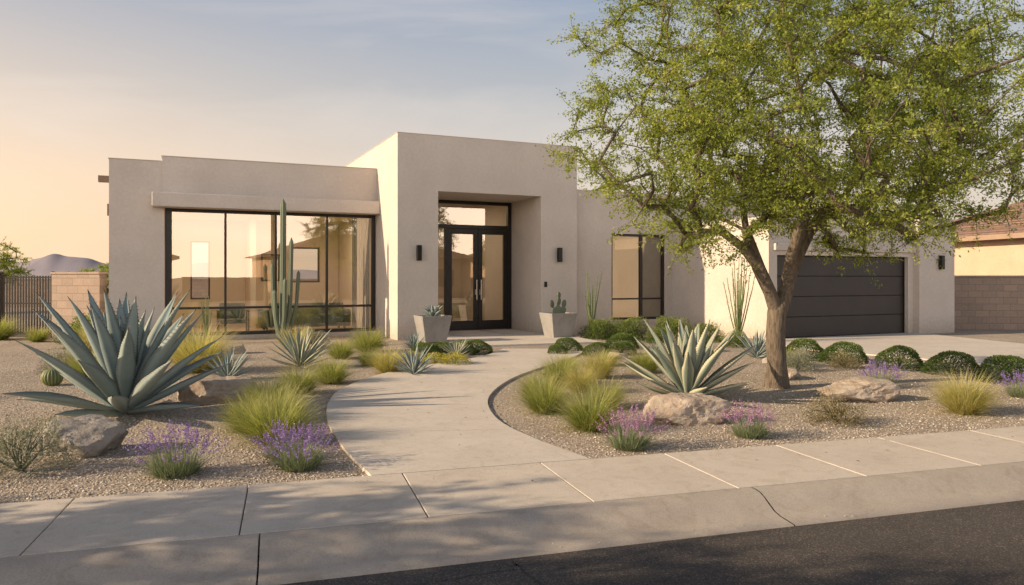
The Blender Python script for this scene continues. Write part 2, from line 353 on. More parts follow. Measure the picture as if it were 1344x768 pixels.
# central block
W.box(0,1.09,0,2.2,0,5.33); W.box(4.1,5.24,0,2.2,0,5.33); W.box(1.09,4.1,0,2.2,3.88,5.33)
W.box(0,.3,2.2,8.7,0,5.33); W.box(4.94,5.24,2.2,8.7,0,5.33)
W.wall(0,5.24,8.7,9,0,5.33,[(2.2,3.6,.3,2.6)])
W.box(.3,4.94,2.2,8.7,4.3,4.9)
# middle link
W.wall(5.24,8.75,.3,.6,0,4.15,[(6.58,8.5,.35,2.92)])
W.box(5.24,12.2,6,6.3,0,4.15); W.box(5.24,12.2,.6,6,3.4,3.9); W.box(8.75,12.2,.3,.6,2.9,4.15); W.box(11.9,12.2,.6,6,0,4.15)
# garage wing
W.wall(8.75,14.15,-3.81,-3.55,0,3.2,[(9.03,13.92,0,2.2)])
W.box(8.75,9.0,-3.55,.3,0,3.2)
W.box(14.15,15.65,-3.99,-3.6,0,3.3)
W.box(15.35,15.65,-3.6,4,0,3.25); W.box(9.0,15.35,-3.55,4,2.6,2.95); W.box(12.2,15.35,3.7,4,0,3.2)
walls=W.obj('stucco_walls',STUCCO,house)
lg=MB(); lg.box(-5.72,-.004,1.78,2.3,3.38,3.73); lg.obj('window_ledge',STUCCO,house,bevel=.02)
bd=MB(); bd.box(8.9,14.14,-3.9,-3.78,2.32,2.5); bd.obj('garage_lintel',STUCCO,house,bevel=.015)
fl=MB()
for b in [(-5.51,-.003,2.12,2.52,4.67,4.69),(-6.7,-5.5,2.18,2.58,4.55,4.565),(-.01,5.25,-.012,.4,5.33,5.345),(5.25,8.74,.288,.6,4.15,4.165),(8.74,14.16,-3.822,-3.5,3.2,3.215),(14.14,15.66,-4.0,-3.6,3.3,3.315),(-.012,.3,.41,9,5.33,5.345)]: fl.box(*b)
fl.obj('parapet_cap',M('parapet_cap_metal',(.45,.39,.33),(.5,.43,.37),3,.7),house)
bm=MB(); bm.box(-7.0,-6.67,3.2,3.4,4.08,4.24); bm.box(-6.78,-6.67,3.0,3.12,3.2,3.5); bm.obj('roof_outrigger',M('weathered_timber',(.16,.11,.08),(.2,.14,.1),6,.8),house)
fm=MB(); fm.box(-6.38,0,2.5,7.5,-.04,.06); fm.box(.3,4.94,2.3,8.7,-.04,.05); fm.box(5.3,11.9,.6,6,-.04,.06); fm.obj('floor',INTF,house)
im=MB(); im.box(-6.379,-6.36,2.6,7.49,.07,3.49); im.box(-.03,-.004,2.6,7.49,.07,3.49); im.box(.301,.32,2.3,8.69,.06,4.29)
im.wall(-6.35,-.04,7.46,7.496,.07,3.49,[(-4.76,-4.17,.91,2.8),(-1.68,-.67,1.45,2.65)])
im.box(-6.35,-.04,2.6,7.45,3.46,3.495)
im.box(-3.1,-2.95,5.4,7.44,.07,3.45)
im.obj('interior_lining',INTW,house)
F_=MB()
def bar(u0,u1,v0,v1,z0,z1): F_.box(u0,u1,v0,v1,z0,z1)
cols=[-5.36,-3.99,-2.72,-1.36,-.06]
bar(-5.43,-5.27,2.3,2.44,.1,3.38); bar(-.11,-.012,2.3,2.44,.1,3.38)
for c in cols[1:-1]: bar(c-.028,c+.028,2.31,2.43,.1,3.38)
bar(-5.27,-.11,2.305,2.435,3.30,3.38); bar(-5.27,-.11,2.305,2.435,.1,.19)
for a,b in zip([-5.27]+[c+.028 for c in cols[1:-1]],[c-.028 for c in cols[1:-1]]+[-.11]): bar(a,b,2.318,2.425,.79,.85)
bar(6.58,6.65,.36,.46,.35,2.92); bar(8.43,8.5,.36,.46,.35,2.92); bar(6.65,8.43,.365,.455,2.85,2.92); bar(6.65,8.43,.365,.455,.35,.42); bar(7.62,7.72,.37,.45,.42,2.85); bar(6.65,7.62,.372,.448,.95,1.0); bar(7.72,8.43,.372,.448,.95,1.0)
for (a,b,z0,z1,v) in [(-4.76,-4.17,.91,2.8,7.6),(-1.68,-.67,1.45,2.65,7.6),(2.2,3.6,.3,2.6,8.8)]:
    F_.box(a,a+.05,v,v+.08,z0,z1); F_.box(b-.05,b,v,v+.08,z0,z1); F_.box(a+.05,b-.05,v,v+.08,z0,z0+.05); F_.box(a+.05,b-.05,v,v+.08,z1-.05,z1)
F_.obj('window_frames',DARK,house,bevel=.004)
D=MB(); v0,v1=2.0,2.14
D.box(1.1,1.2,v0,v1,.05,3.87); D.box(3.98,4.095,v0,v1,.05,3.87); D.box(1.2,3.98,v0,v1,3.78,3.87); D.box(1.2,3.98,v0,v1,3.06,3.17)
D.box(1.98,2.06,v0,v1,.05,3.06); D.box(1.2,1.98,v0+.01,v1-.01,.05,.15)
for a,b in ((2.065,3.015),(3.025,3.975)):
    D.box(a,a+.13,v0+.02,v1-.03,.07,3.055); D.box(b-.13,b,v0+.02,v1-.03,.07,3.055)
    D.box(a+.13,b-.13,v0+.02,v1-.03,2.9,3.055); D.box(a+.13,b-.13,v0+.02,v1-.03,.07,.34)
D.obj('entry_door_frames',DARK,house,bevel=.006)
HM=M('brushed_steel',(.5,.46,.42),(.6,.56,.5),20,.3,metal=1)
hd=MB()
for u in (2.95,3.09):
    hd.box(u-.014,u+.014,v0-.05,v0-.022,.95,1.55); hd.box(u-.012,u+.012,v0-.024,v0+.02,1.0,1.03); hd.box(u-.012,u+.012,v0-.024,v0+.02,1.46,1.49); hd.box(u-.035,u+.035,v0+.0,v0+.019,1.1,1.26)
hd.obj('door_handles',HM,house,bevel=.003)
G=MB()
for a,b,z0,z1,v in [(-5.27,-4.018,.85,3.3,2.37),(-3.962,-2.748,.85,3.3,2.37),(-2.692,-1.388,.85,3.3,2.37),(-1.332,-.11,.85,3.3,2.37),(-5.27,-4.018,.19,.79,2.37),(-3.962,-2.748,.19,.79,2.37),(-2.692,-1.388,.19,.79,2.37),(-1.332,-.11,.19,.79,2.37),
  (6.65,7.62,.42,2.85,.41),(7.72,8.43,.42,2.85,.41),(1.2,3.98,3.17,3.78,2.07),(1.2,1.98,.15,3.06,2.07),(2.195,2.885,.34,2.9,2.07),(3.155,3.845,.34,2.9,2.07)]:
    G.poly([(a,v,z0),(b,v,z0),(b,v,z1),(a,v,z1)])
G.obj('window_glass',GLASS,house)
cu=MB()
for k in range(16):
    a=7.72+k*.045; cu.prism([(a,.52),(a+.0225,.57),(a+.045,.52),(a+.045,.535),(a+.0225,.585),(a,.535)],.4,2.86)
for k in range(10):
    a=-.6+k*.05; cu.prism([(a,2.62),(a+.025,2.67),(a+.05,2.62),(a+.05,2.64),(a+.025,2.69),(a,2.64)],.1,3.4)
cu.obj('curtain',CURT,house)
g=MB(); zz=.03
for k in range(4):
    g.box(9.05,13.9,-3.66,-3.6,zz,zz+.53); zz+=.542
g.obj('garage_door',GARAGE,house,bevel=.01)
g=MB(); g.box(9.032,9.05,-3.7,-3.57,.0,2.2); g.box(13.9,13.918,-3.7,-3.57,.0,2.2); g.box(9.05,13.9,-3.655,-3.57,2.196,2.2); g.box(9.05,13.9,-3.6,-3.57,0,2.19); g.obj('garage_door_jamb',DARK,house)
pb=MB(); 
pb.prism([(1.1,-2.6),(4.3,-2.9),(4.6,-.25),(.6,-.25)],-.03,.05); pb.prism([(1.1,-.245),(4.09,-.245),(4.09,2.0),(1.1,2.0)],-.03,.06); pb.obj('porch_slab',CONCW,house,bevel=.008)
LAMP=M('sconce_metal',(.012,.011,.01),(.02,.018,.016),10,.4,metal=.5)
def sconce(u,v,z,nm='wall_lights'):
    b=MB(); b.box(u-.055,u+.055,v-.012,v,z-.12,z+.12); b.box(u-.06,u+.06,v-.13,v-.03,z-.2,z+.2); b.box(u-.02,u+.02,v-.04,v-.01,z-.05,z+.05); b.obj(nm,LAMP,house,bevel=.006)
sconce(.55,0,2.25); sconce(4.65,0,2.25); sconce(15.0,-3.99,2.05)
b=MB(); b.box(4.2,4.28,-.02,0,1.35,1.5); b.obj('doorbell',LAMP,house)
# lit recessed ceiling lamps seen through the glass
for (u,v,z,e_) in [(-4.3,4.6,3.44,55),(-1.5,4.6,3.44,55),(2.7,5.2,4.27,70),(7.4,3.0,3.38,35)]:
    b=MB(); b.prism([(u+.12*math.cos(k*math.pi/8),v+.12*math.sin(k*math.pi/8)) for k in range(16)],z-.012,z); b.obj('ceiling_lamp_trim',CURT,house)
    al=bpy.data.lights.new('ceiling_lamp','AREA'); al.shape='DISK'; al.size=.22; al.energy=e_; al.color=(1,.74,.46)
    ao=bpy.data.objects.new('ceiling_lamp',al); ao.location=(u,v,z-.02); link(ao,house)

TEAL=M('sofa_fabric',(.12,.17,.17),(.17,.23,.22),8,.9)
def rz_child(mbx,name,mat,par,bevel=.03): return mbx.obj(name,mat,par,bevel=bevel)
so_=empty('sofa',H(-1.7,4.2,.06),HA)
b=MB(); b.box(-1.05,1.05,-.4,.45,.12,.42); rz_child(b,'seat',TEAL,so_)
b=MB(); b.box(-1.05,1.05,-.62,-.4,.12,.82); rz_child(b,'backrest',TEAL,so_)
b=MB(); b.box(-1.27,-1.06,-.6,.45,.1,.62); b.box(1.06,1.27,-.6,.45,.1,.62); rz_child(b,'arms',TEAL,so_)
b=MB(); [b.box(x-.03,x+.03,y-.03,y+.03,0,.12) for x in(-1.1,1.1) for y in(-.5,.35)]; rz_child(b,'legs',DARK,so_,0)
ch=empty('armchair',H(-3.75,3.2,.06),HA)
b=MB(); b.box(-.33,.33,-.32,.32,.3,.42); b.box(-.33,.33,.28,.4,.42,.85); rz_child(b,'seat',TEAL,ch)
b=MB(); [b.box(x-.02,x+.02,y-.02,y+.02,0,.62) for x in(-.38,.38) for y in(-.32,.34)]; b.box(-.41,-.35,-.34,.36,.62,.65); b.box(.35,.41,-.34,.36,.62,.65); rz_child(b,'frame',DARK,ch,0)
pic=empty('framed_picture',H(-5.3+3.0,7.44,0),HA)
b=MB(); b.box(-.3,.3,-.03,0,1.5,2.4); b.obj('frame',DARK,pic); b=MB(); b.box(-.25,.25,-.036,-.031,1.55,2.35); b.obj('canvas',M('canvas_art',(.5,.35,.2),(.2,.25,.25),4,.9),pic)

# ------------------------------------------------------------------ walls, gate, neighbours
def blockwall(p,q,h,name='block_wall'):
    d=math.dist(p,q); a=math.atan2(q[1]-p[1],q[0]-p[0])
    e=empty(name,(p[0],p[1],0),a)
    b=MB(); b.box(0,d,-.1,.1,-.05,h); b.obj('courses',BLOCK,e)
    b=MB(); b.box(-.02,d+.02,-.13,.13,h,h+.06); b.obj('cap',BLOCK,e,bevel=.01)
lx=H(-6.68,3.4)
blockwall((-12.2,19.9),(lx[0]-.12,19.2),1.7)
blockwall((-40,21.2),(-13.9,20.2),1.7)
gt=empty('iron_gate',(-13.8,20.18,0),math.atan2(-.25,1.5))
b=MB()
for x in np.arange(.05,1.5,.085): b.box(x-.018,x+.018,-.011,.011,.08,1.66)
for z in (.12,.9,1.6): b.box(0,1.52,-.018,.018,z,z+.035)
b.box(-.05,.0,-.03,.03,0,1.78); b.box(1.52,1.57,-.03,.03,0,1.78); b.obj('bars',LAMP,gt)
gp2=H(15.65,0)
blockwall((gp2[0]+.05,23.6),(40,19.5),1.62)
blockwall((14.0,24.6),(60,60),1.6)
blockwall((-40,21.2),(-40,60),1.7)
blockwall((-40,40),(20,44),1.5)
def gable_house(name,loc,rz,w_,d_,h_,rh,wallm=STUCCO2):
    e=empty(name,loc,rz)
    b=MB(); b.wall(-w_/2,w_/2,-d_/2,-d_/2+.25,0,h_,[(-w_/2+1.5,-w_/2+3.3,.9,2.3),(1,w_/2-1.2,0,2.3)]); b.box(-w_/2,w_/2,d_/2-.25,d_/2,0,h_); b.box(-w_/2,-w_/2+.25,-d_/2+.25,d_/2-.25,0,h_); b.box(w_/2-.25,w_/2,-d_/2+.25,d_/2-.25,0,h_); b.obj('walls',wallm,e)
    b=MB(); b.box(-w_/2+1.5,-w_/2+3.3,-d_/2+.1,-d_/2+.15,.9,2.3); b.obj('window',DARK,e)
    b=MB(); b.box(1,w_/2-1.2,-d_/2+.1,-d_/2+.16,0,2.3); b.obj('garage_door',M('pale_door',(.4,.33,.26),(.45,.37,.3),2,.7),e)
    o=.55
    r=max(.5,w_/2-d_/2)
    b=MB(); A=[(-w_/2-o,-d_/2-o,h_),(w_/2+o,-d_/2-o,h_),(w_/2+o,d_/2+o,h_),(-w_/2-o,d_/2+o,h_)]; T=[(-r,0,h_+rh),(r,0,h_+rh)]
    b.poly([A[0],A[1],T[1],T[0]]); b.poly([A[1],A[2],T[1]]); b.poly([A[2],A[3],T[0],T[1]]); b.poly([A[3],A[0],T[0]]); b.poly([A[3],A[2],A[1],A[0]]); b.obj('tile_roof',TILE,e)
    b=MB(); b.box(-w_/2-o-.02,w_/2+o+.02,-d_/2-o-.03,-d_/2-o,h_-.18,h_+.02); b.box(-w_/2-o-.03,-w_/2-o,-d_/2-o,d_/2+o,h_-.18,h_+.02); b.obj('fascia',M('fascia',(.3,.2,.14),(.34,.24,.17),3,.8),e)
gable_house('neighbour_house',(28.0,33,0),math.radians(12),18,10,3.3,2.2)
for (s_,n_,w_,h_) in [(16,-17,15,3.2),(36,-18,16,3.4),(-6,-20,15,3.1)]:
    x,y,_=P(s_,n_); gable_house('neighbour_house',(x,y,0),SA+math.pi,w_,9.5,h_,1.9)
for (a,b_) in [(2,7.5),(24,27.5)]:
    p=P(a,-13)[:2]; q=P(b_,-13)[:2]; blockwall(p,q,1.6)
def ridge(name,cx,cy,wd,peak,seed,mat,amp=.12,tri=1.1):
    r=np.random.default_rng(seed); nx,ny=160,24
    xs=np.linspace(-1,1,nx); ys=np.linspace(-1,1,ny); V=[]
    ph=r.uniform(0,6,12)
    for j,y in enumerate(ys):
        for i,x in enumerate(xs):
            e=max(0,1-abs(x-.05*y))**tri*max(0,1-y*y)
            pk=sum(math.sin(x*(5+3.7*k)+ph[k]+y*k*.7)/(1.2+k) for k in range(12))*amp
            z=peak*e*(1+pk)
            V.append((cx+x*wd,cy+y*wd*.4,max(z,0)-2))
    F=[(j*nx+i,j*nx+i+1,(j+1)*nx+i+1,(j+1)*nx+i) for j in range(ny-1) for i in range(nx-1)]
    mobj(name,mesh_np(name,V,F,mat,smooth=True))
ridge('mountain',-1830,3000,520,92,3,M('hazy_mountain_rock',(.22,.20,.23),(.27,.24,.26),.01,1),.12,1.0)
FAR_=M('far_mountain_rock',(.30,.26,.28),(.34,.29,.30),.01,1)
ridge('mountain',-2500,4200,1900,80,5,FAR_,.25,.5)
ridge('mountain',2500,4500,2200,90,8,FAR_,.3,.6)

# ------------------------------------------------------------------ plant builders
def merge(parts):
    V=[];F=[];A={};off=0; keys=set(k for p in parts for k in p[2])
    for v,f,a in parts:
        V.append(v); F.append(np.asarray(f)+off); off+=len(v)
        for k in keys: A.setdefault(k,[]).append(a.get(k,np.zeros(len(v))))
    return np.concatenate(V),np.concatenate(F),{k:np.concatenate(x) for k,x in A.items()}
def blades(rng,n,Lr,wd,lean,droop,r0,seg=4,rndoff=0,rs=1):
    az=rng.uniform(0,2*np.pi,n); Ln=rng.uniform(*Lr,n); th0=rng.uniform(*lean,n); dr=rng.uniform(*droop,n)
    rr=r0*np.sqrt(rng.uniform(0,1,n)); ba=az+rng.normal(0,.6,n)
    p=np.stack([rr*np.cos(ba),rr*np.sin(ba),np.zeros(n)],1)
    sd=az+np.pi/2+rng.normal(0,.5,n); side=np.stack([np.cos(sd),np.sin(sd),rng.normal(0,.15,n)],1)
    V=np.zeros((n,seg+1,2,3)); Pn=np.zeros((n,seg+1,3))
    for k in range(seg+1):
        t=k/seg
        if k>0:
            th=th0+dr*(t**1.4)
            p=p+np.stack([np.sin(th)*np.cos(az),np.sin(th)*np.sin(az),np.cos(th)],1)*(Ln/seg)[:,None]
        w_=wd*(1-t**1.6*.93)*.5
        V[:,k,0]=p-side*w_; V[:,k,1]=p+side*w_; Pn[:,k]=p
    idx=np.arange(n*(seg+1)*2).reshape(n,seg+1,2)
    F=np.stack([idx[:,:-1,0],idx[:,:-1,1],idx[:,1:,1],idx[:,1:,0]],-1).reshape(-1,4)
    rnd=np.repeat(np.clip(rndoff+rs*rng.uniform(0,1,n),0,1),(seg+1)*2); t=np.tile(np.repeat(np.linspace(0,1,seg+1),2),n)
    V[...,2]=np.maximum(V[...,2],.004)
    return (V.reshape(-1,3),F,{'rnd':rnd,'t':t}),Pn
def leaves(rng,c,size,elong=.5,up=.3,rnd=None,dirs=None):
    n=len(c); d=rng.normal(0,1,(n,3)) if dirs is None else dirs+rng.normal(0,.5,(n,3)); d[:,2]+=up; d/=np.linalg.norm(d,axis=1)[:,None]
    q=rng.normal(0,1,(n,3)); s_=np.cross(d,q); s_/=np.linalg.norm(s_,axis=1)[:,None]+1e-9
    sz=size*rng.uniform(.6,1.3,n)[:,None]
    V=np.stack([c-d*sz*.5,c+s_*sz*elong*.5,c+d*sz*.5,c-s_*sz*elong*.5],1).reshape(-1,3)
    F=np.arange(n*4).reshape(n,4); r=rng.uniform(0,1,n) if rnd is None else rnd
    return V,F,{'rnd':np.repeat(r,4),'t':np.zeros(n*4)}
def tube(pts,rad,sides=6,rnd=.5):
    pts=np.asarray(pts,float); n=len(pts); V=[]
    T=np.gradient(pts,axis=0); T/=np.linalg.norm(T,axis=1)[:,None]+1e-9
    ref=np.array([0,1.,0]) if abs(T[0][1])<.8 else np.array([1.,0,0])
    for i in range(n):
        a=np.cross(T[i],ref); a/=np.linalg.norm(a)+1e-9; b=np.cross(T[i],a)
        ang=np.linspace(0,2*np.pi,sides,endpoint=False)
        V.append(pts[i]+rad[i]*(np.cos(ang)[:,None]*a+np.sin(ang)[:,None]*b))
    V=np.concatenate(V); F=[]
    for i in range(n-1):
        for j in range(sides):
            F.append((i*sides+j,i*sides+(j+1)%sides,(i+1)*sides+(j+1)%sides,(i+1)*sides+j))
    return V,np.array(F),{'rnd':np.full(len(V),rnd),'t':np.repeat(np.linspace(0,1,n),sides)}

GRN=leafmat('grass_blades',[(0,(.13,.165,.04)),(.5,(.25,.285,.08)),(.85,(.36,.38,.13)),(1,(.46,.42,.22))],tip=(.5,.46,.23),trans=.4)
YEL=leafmat('golden_grass_blades',[(0,(.22,.22,.07)),(.5,(.42,.39,.15)),(1,(.56,.49,.24))],tip=(.6,.53,.3),trans=.4)
def grass_mesh(name,seed,mat,n=1300,L=(.35,.62),spread=(.05,1.0)):
    r=np.random.default_rng(seed); a,_=blades(r,n,L,.006,spread,(.3,1.1),.13,5); b,_=blades(r,n//3,(L[0]*.5,L[1]*.6),.007,(.5,1.4),(.2,.8),.12,4)
    V,F,A=merge([a,b]); return mesh_np(name,V,F,mat,A)
GM=[grass_mesh('grass_clump',s_,GRN) for s_ in (1,2,3)]; YM=[grass_mesh('golden_grass_clump',s_,YEL,L=(.4,.66),spread=(.02,.9)) for s_ in (4,5)]
def put(name,me,x,y,sc=1,z=0):
    return mobj(name,me,None,(x,y,z),random.uniform(0,6.28),sc)
for i,(x,y,s_) in enumerate([(-3.1,16.1,1.15),(-2.75,11.3,.85),(-2.95,10.3,.9),(-3.0,9.2,.9),(-2.62,8.3,.95),(-2.3,7.25,1.0),(-2.75,7.8,.85),(-2.9,8.7,.8),(-6.7,11.8,1.0),(-3.4,14.8,.9),(-2.6,13.6,.7),
     (.72,11.1,.9),(.4,8.85,.95),(.82,7.85,.95),(.35,9.9,.8),(1.15,9.2,.75),(2.25,12.6,.85),(1.75,13.6,.7),(-13.3,19.3,1.3),(-11.9,18.7,.9),(.9,12.4,.7),(5.0,13.6,.75)]):
    put('ornamental_grass',GM[i%3],x,y,s_*random.uniform(.93,1.07))
for i,(x,y,s_) in enumerate([(-5.35,12.7,1.55),(-2.1,12.6,.85),(1.37,11.9,.85),(5.34,8.8,.95),(-9.2,16.5,1.2),(.95,10.4,.75),(-4.9,16.8,1.0)]):
    put('golden_ornamental_grass',YM[i%2],x,y,s_)

def agave_mat(name,c1,c2,edge,spine=(.1,.06,.03)):
    m,n,l,p=nt(name)
    a=n.new('ShaderNodeAttribute'); a.attribute_name='rnd'; e=n.new('ShaderNodeAttribute'); e.attribute_name='edge'; t=n.new('ShaderNodeAttribute'); t.attribute_name='t'
    tc=n.new('ShaderNodeTexCoord'); ns_=noise(n,l,9,5,.7,tc.outputs['Object'])
    ad=n.new('ShaderNodeMath'); ad.operation='MULTIPLY_ADD'; ad.inputs[1].default_value=.5; l.new(a.outputs['Fac'],ad.inputs[0]); 
    sc=n.new('ShaderNodeMath'); sc.operation='MULTIPLY'; sc.inputs[1].default_value=.55; l.new(ns_.outputs['Fac'],sc.inputs[0]); l.new(sc.outputs[0],ad.inputs[2])
    r=ramp(n,[(.15,c1),(.75,c2)]); l.new(ad.outputs[0],r.inputs[0])
    er=ramp(n,[(.62,(0,0,0)),(.9,(1,1,1))]); l.new(e.outputs['Fac'],er.inputs[0])
    mx=n.new('ShaderNodeMixRGB'); mx.inputs[2].default_value=(*edge,1); l.new(er.outputs[0],mx.inputs[0]); l.new(r.outputs[0],mx.inputs[1])
    tr=ramp(n,[(.95,(0,0,0)),(.975,(1,1,1))]); l.new(t.outputs['Fac'],tr.inputs[0])
    m2=n.new('ShaderNodeMixRGB'); m2.inputs[2].default_value=(*spine,1); l.new(tr.outputs[0],m2.inputs[0]); l.new(mx.outputs[0],m2.inputs[1])
    l.new(m2.outputs[0],p.inputs['Base Color']); p.inputs['Roughness'].default_value=.6; p.inputs['Specular IOR Level'].default_value=.25
    b=n.new('ShaderNodeBump'); b.inputs['Strength'].default_value=.25; b.inputs['Distance'].default_value=.01; l.new(ns_.outputs['Fac'],b.inputs['Height']); l.new(b.outputs[0],p.inputs['Normal'])
    return m
AG1=agave_mat('agave_blue',(.16,.215,.215),(.27,.33,.32),(.24,.27,.24))
AG2=agave_mat('agave_variegated',(.17,.22,.18),(.26,.30,.24),(.5,.46,.32))
def agave_mesh(name,seed,n,Ln,wd,mat,up=.12,down=1.45,teeth=True,thick=.28,droop=.35,seg=16,cupf=.35,flipk=1.0,pw=.85):
    r=np.random.default_rng(seed); parts=[]
    prof_t=np.linspace(0,1,seg)
    W_=np.interp(prof_t,[0,.08,.2,.42,.6,.8,.93,1],[.6,.56,.66,1,.92,.55,.2,.015])
    for i in range(n):
        q=(i+.5)/n; az=i*2.39996+r.normal(0,.12); th=up+(down-up)*q**pw+r.normal(0,.06); le=Ln*(.72+.28*math.sin(math.pi*min(1,q*1.1)))*r.uniform(.88,1.08)
        if q<.12: le*=.9
        dr=droop*r.uniform(.2,1.5)*(.4+q)
        flip=-flipk*r.uniform(.2,.9)*max(0,q-.45)
        pos=np.array([math.cos(az)*.05*Ln*q,math.sin(az)*.05*Ln*q,.06*Ln*(1-q)+.02]); side=np.array([-math.sin(az),math.cos(az),0]); tw=r.normal(0,.15)
        rows=[]; ed=[]
        for k,t in enumerate(prof_t):
            a=th+dr*t**1.5*.8 + flip*max(0,t-.4)
            d=np.array([math.sin(a)*math.cos(az),math.sin(a)*math.sin(az),math.cos(a)])
            if k>0: pos=pos+d*le/(seg-1)
            nn=np.cross(side,d); nn/=np.linalg.norm(nn); sd=side*math.cos(tw*t)+nn*math.sin(tw*t)
            w_=wd*W_[k]*.5; th_=wd*thick*(.35+.65*(1-t))*min(1,W_[k]+.1)*.5
            upn=np.cross(d,sd); 
            if upn[2]<0: upn=-upn
            wv=(1+.05*math.sin(k*5+i)) if teeth else 1
            cup=cupf*w_
            row=[pos-sd*w_*wv+upn*cup, pos-sd*w_*.5+upn*cup*.3, pos+upn*0, pos+sd*w_*.5+upn*cup*.3, pos+sd*w_*wv+upn*cup, pos+sd*w_*.5-upn*th_, pos-upn*th_*1.5, pos-sd*w_*.5-upn*th_]
            rows.append(row); ed.append([1,.5,0,.5,1,.5,0,.5])
        V=np.array(rows).reshape(-1,3); V[:,2]=np.maximum(V[:,2],.01); K=8; F=[]
        for k in range(seg-1):
            for j in range(K): F.append((k*K+j,k*K+(j+1)%K,(k+1)*K+(j+1)%K,(k+1)*K+j))
        parts.append((V,np.array(F),{'rnd':np.full(len(V),r.uniform()),'t':np.repeat(prof_t,K),'edge':np.array(ed,float).ravel()}))
        if teeth:
            tv=[];tf=[]
            for sgn,j in ((-1,0),(1,4)):
                for k in range(1,seg-2):
                    for h in (0,.5):
                        c=np.array(rows[k][j])*(1-h)+np.array(rows[k+1][j])*h; dd=np.array(rows[k+1][j])-np.array(rows[k][j]); dd/=np.linalg.norm(dd)+1e-9
                        bb=len(tv); tv+= [c-dd*.006,c+dd*.006,c+side*sgn*.013+dd*.004,c+side*sgn*.013]; tf.append((bb,bb+1,bb+2,bb+3))
            tv=np.array(tv); parts.append((tv,np.array(tf),{'rnd':np.zeros(len(tv)),'t':np.ones(len(tv)),'edge':np.zeros(len(tv))}))
    V,F,A=merge(parts); return mesh_np(name,V,F,mat,A,smooth=True)
mobj('blue_agave',agave_mesh('blue_agave',21,42,1.52,.2,AG1,up=.04,down=1.42,droop=.2,pw=1.15,cupf=.55,flipk=.8),None,(-4.55,8.75,0),.4)
mobj('variegated_agave',agave_mesh('variegated_agave',5,40,1.15,.155,AG2,up=.06,down=1.42,droop=.12,pw=1.1,cupf=.5),None,(2.3,9.75,0),1.1)
sa1=agave_mesh('small_agave',9,46,.75,.055,AG1,up=.1,down=1.4,teeth=False,droop=.1,seg=9)
sa2=agave_mesh('small_variegated_agave',10,48,.72,.05,AG2,up=.1,down=1.4,teeth=False,droop=.1,seg=9)
put('small_agave',sa2,-3.77,13.3,1.15); put('small_agave',sa1,-4.45,11.7,.75); put('small_agave',sa1,-1.62,12.3,.75); put('small_agave',sa1,4.9,14.9,.85)
put('small_agave',sa2,-1.1,14.9,.6); put('small_agave',sa1,-6.2,14.4,.8); put('small_agave',sa2,2.9,14.9,.55); put('small_agave',sa1,-2.2,16.7,.6)

LVG=leafmat('lavender_foliage',[(0,(.15,.19,.10)),(1,(.28,.32,.2))],trans=.15)
LVP=leafmat('lavender_flower',[(0,(.15,.09,.32)),(.6,(.27,.17,.48)),(1,(.42,.3,.58))],trans=.2)
LVR=leafmat('pink_lavender_flower',[(0,(.25,.12,.28)),(.6,(.4,.21,.4)),(1,(.52,.33,.5))],trans=.2)
def lav_mesh(name,seed,fm):
    r=np.random.default_rng(seed); a,_=blades(r,900,(.1,.27),.006,(.05,1.25),(.0,.3),.14,3)
    st,Pn=blades(r,130,(.27,.42),.003,(.03,.95),(-.1,.15),.1,4)
    c=[]; 
    for s_ in Pn:
        m_=r.integers(18,26); t=r.uniform(0,1,m_)[:,None]; p=s_[-2]*(1-t)+s_[-1]*t*1.02; c.append(p+r.normal(0,.0045,(m_,3)))
    c=np.concatenate(c); fl=leaves(r,c,.012,.8,.6)
    nf1=len(a[1])+len(st[1]); V,F,A=merge([a,st,fl]); mi=np.zeros(len(F),int); mi[nf1:]=1
    return mesh_np(name,V,F,[LVG,fm],A,mi)
lv1=lav_mesh('lavender',31,LVP); lv2=lav_mesh('pink_lavender',32,LVR)
for x,y,s_,m_ in [(-2.74,6.05,1.05,lv1),(-1.78,6.25,.95,lv1),(1.1,7.0,1.0,lv2),(2.4,7.5,.9,lv2),(5.4,10.9,1.0,lv1),(6.85,10.0,.95,lv1),(-2.0,6.6,.85,lv1),(-7.5,9.8,.8,lv1)]: put('lavender',m_,x,y,s_)
def shrub_mesh(name,seed,mat,rx,rz_,n,ls,shell=.55,elong=.5,lump=.18,tw=None):
    r=np.random.default_rng(seed); d=r.normal(0,1,(n,3)); d/=np.linalg.norm(d,axis=1)[:,None]; d[:,2]=np.abs(d[:,2])*1.0-.12
    rad=(shell+(1-shell)*r.uniform(0,1,n)**.5)
    ph=r.uniform(0,6,9); f=1+lump*(np.sin(d[:,0]*5+ph[0])*np.sin(d[:,1]*5+ph[1])+np.sin(d[:,2]*7+ph[2]+d[:,0]*4))*.7
    c=d*(rad*f)[:,None]*np.array([rx,rx,rz_]); c[:,2]=np.maximum(c[:,2]+rz_*.12,.01)
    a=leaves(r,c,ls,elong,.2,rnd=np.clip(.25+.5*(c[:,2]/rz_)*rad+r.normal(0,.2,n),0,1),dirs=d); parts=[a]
    for k in range(14):
        az=r.uniform(0,6.28); th=r.uniform(.1,1.1); e=np.array([math.sin(th)*math.cos(az)*rx,math.sin(th)*math.sin(az)*rx,math.cos(th)*rz_])*.85
        parts.append(tube([[0,0,0],e*.5+r.normal(0,.03,3),e],[.012,.008,.003],4,.1))
    V,F,A=merge(parts); return mesh_np(name,V,F,mat,A)
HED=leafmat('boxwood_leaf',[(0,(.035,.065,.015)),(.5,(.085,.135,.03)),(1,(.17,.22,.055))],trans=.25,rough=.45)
SAGE=leafmat('sage_leaf',[(0,(.14,.15,.1)),(.5,(.22,.23,.17)),(1,(.32,.31,.24))],trans=.15)
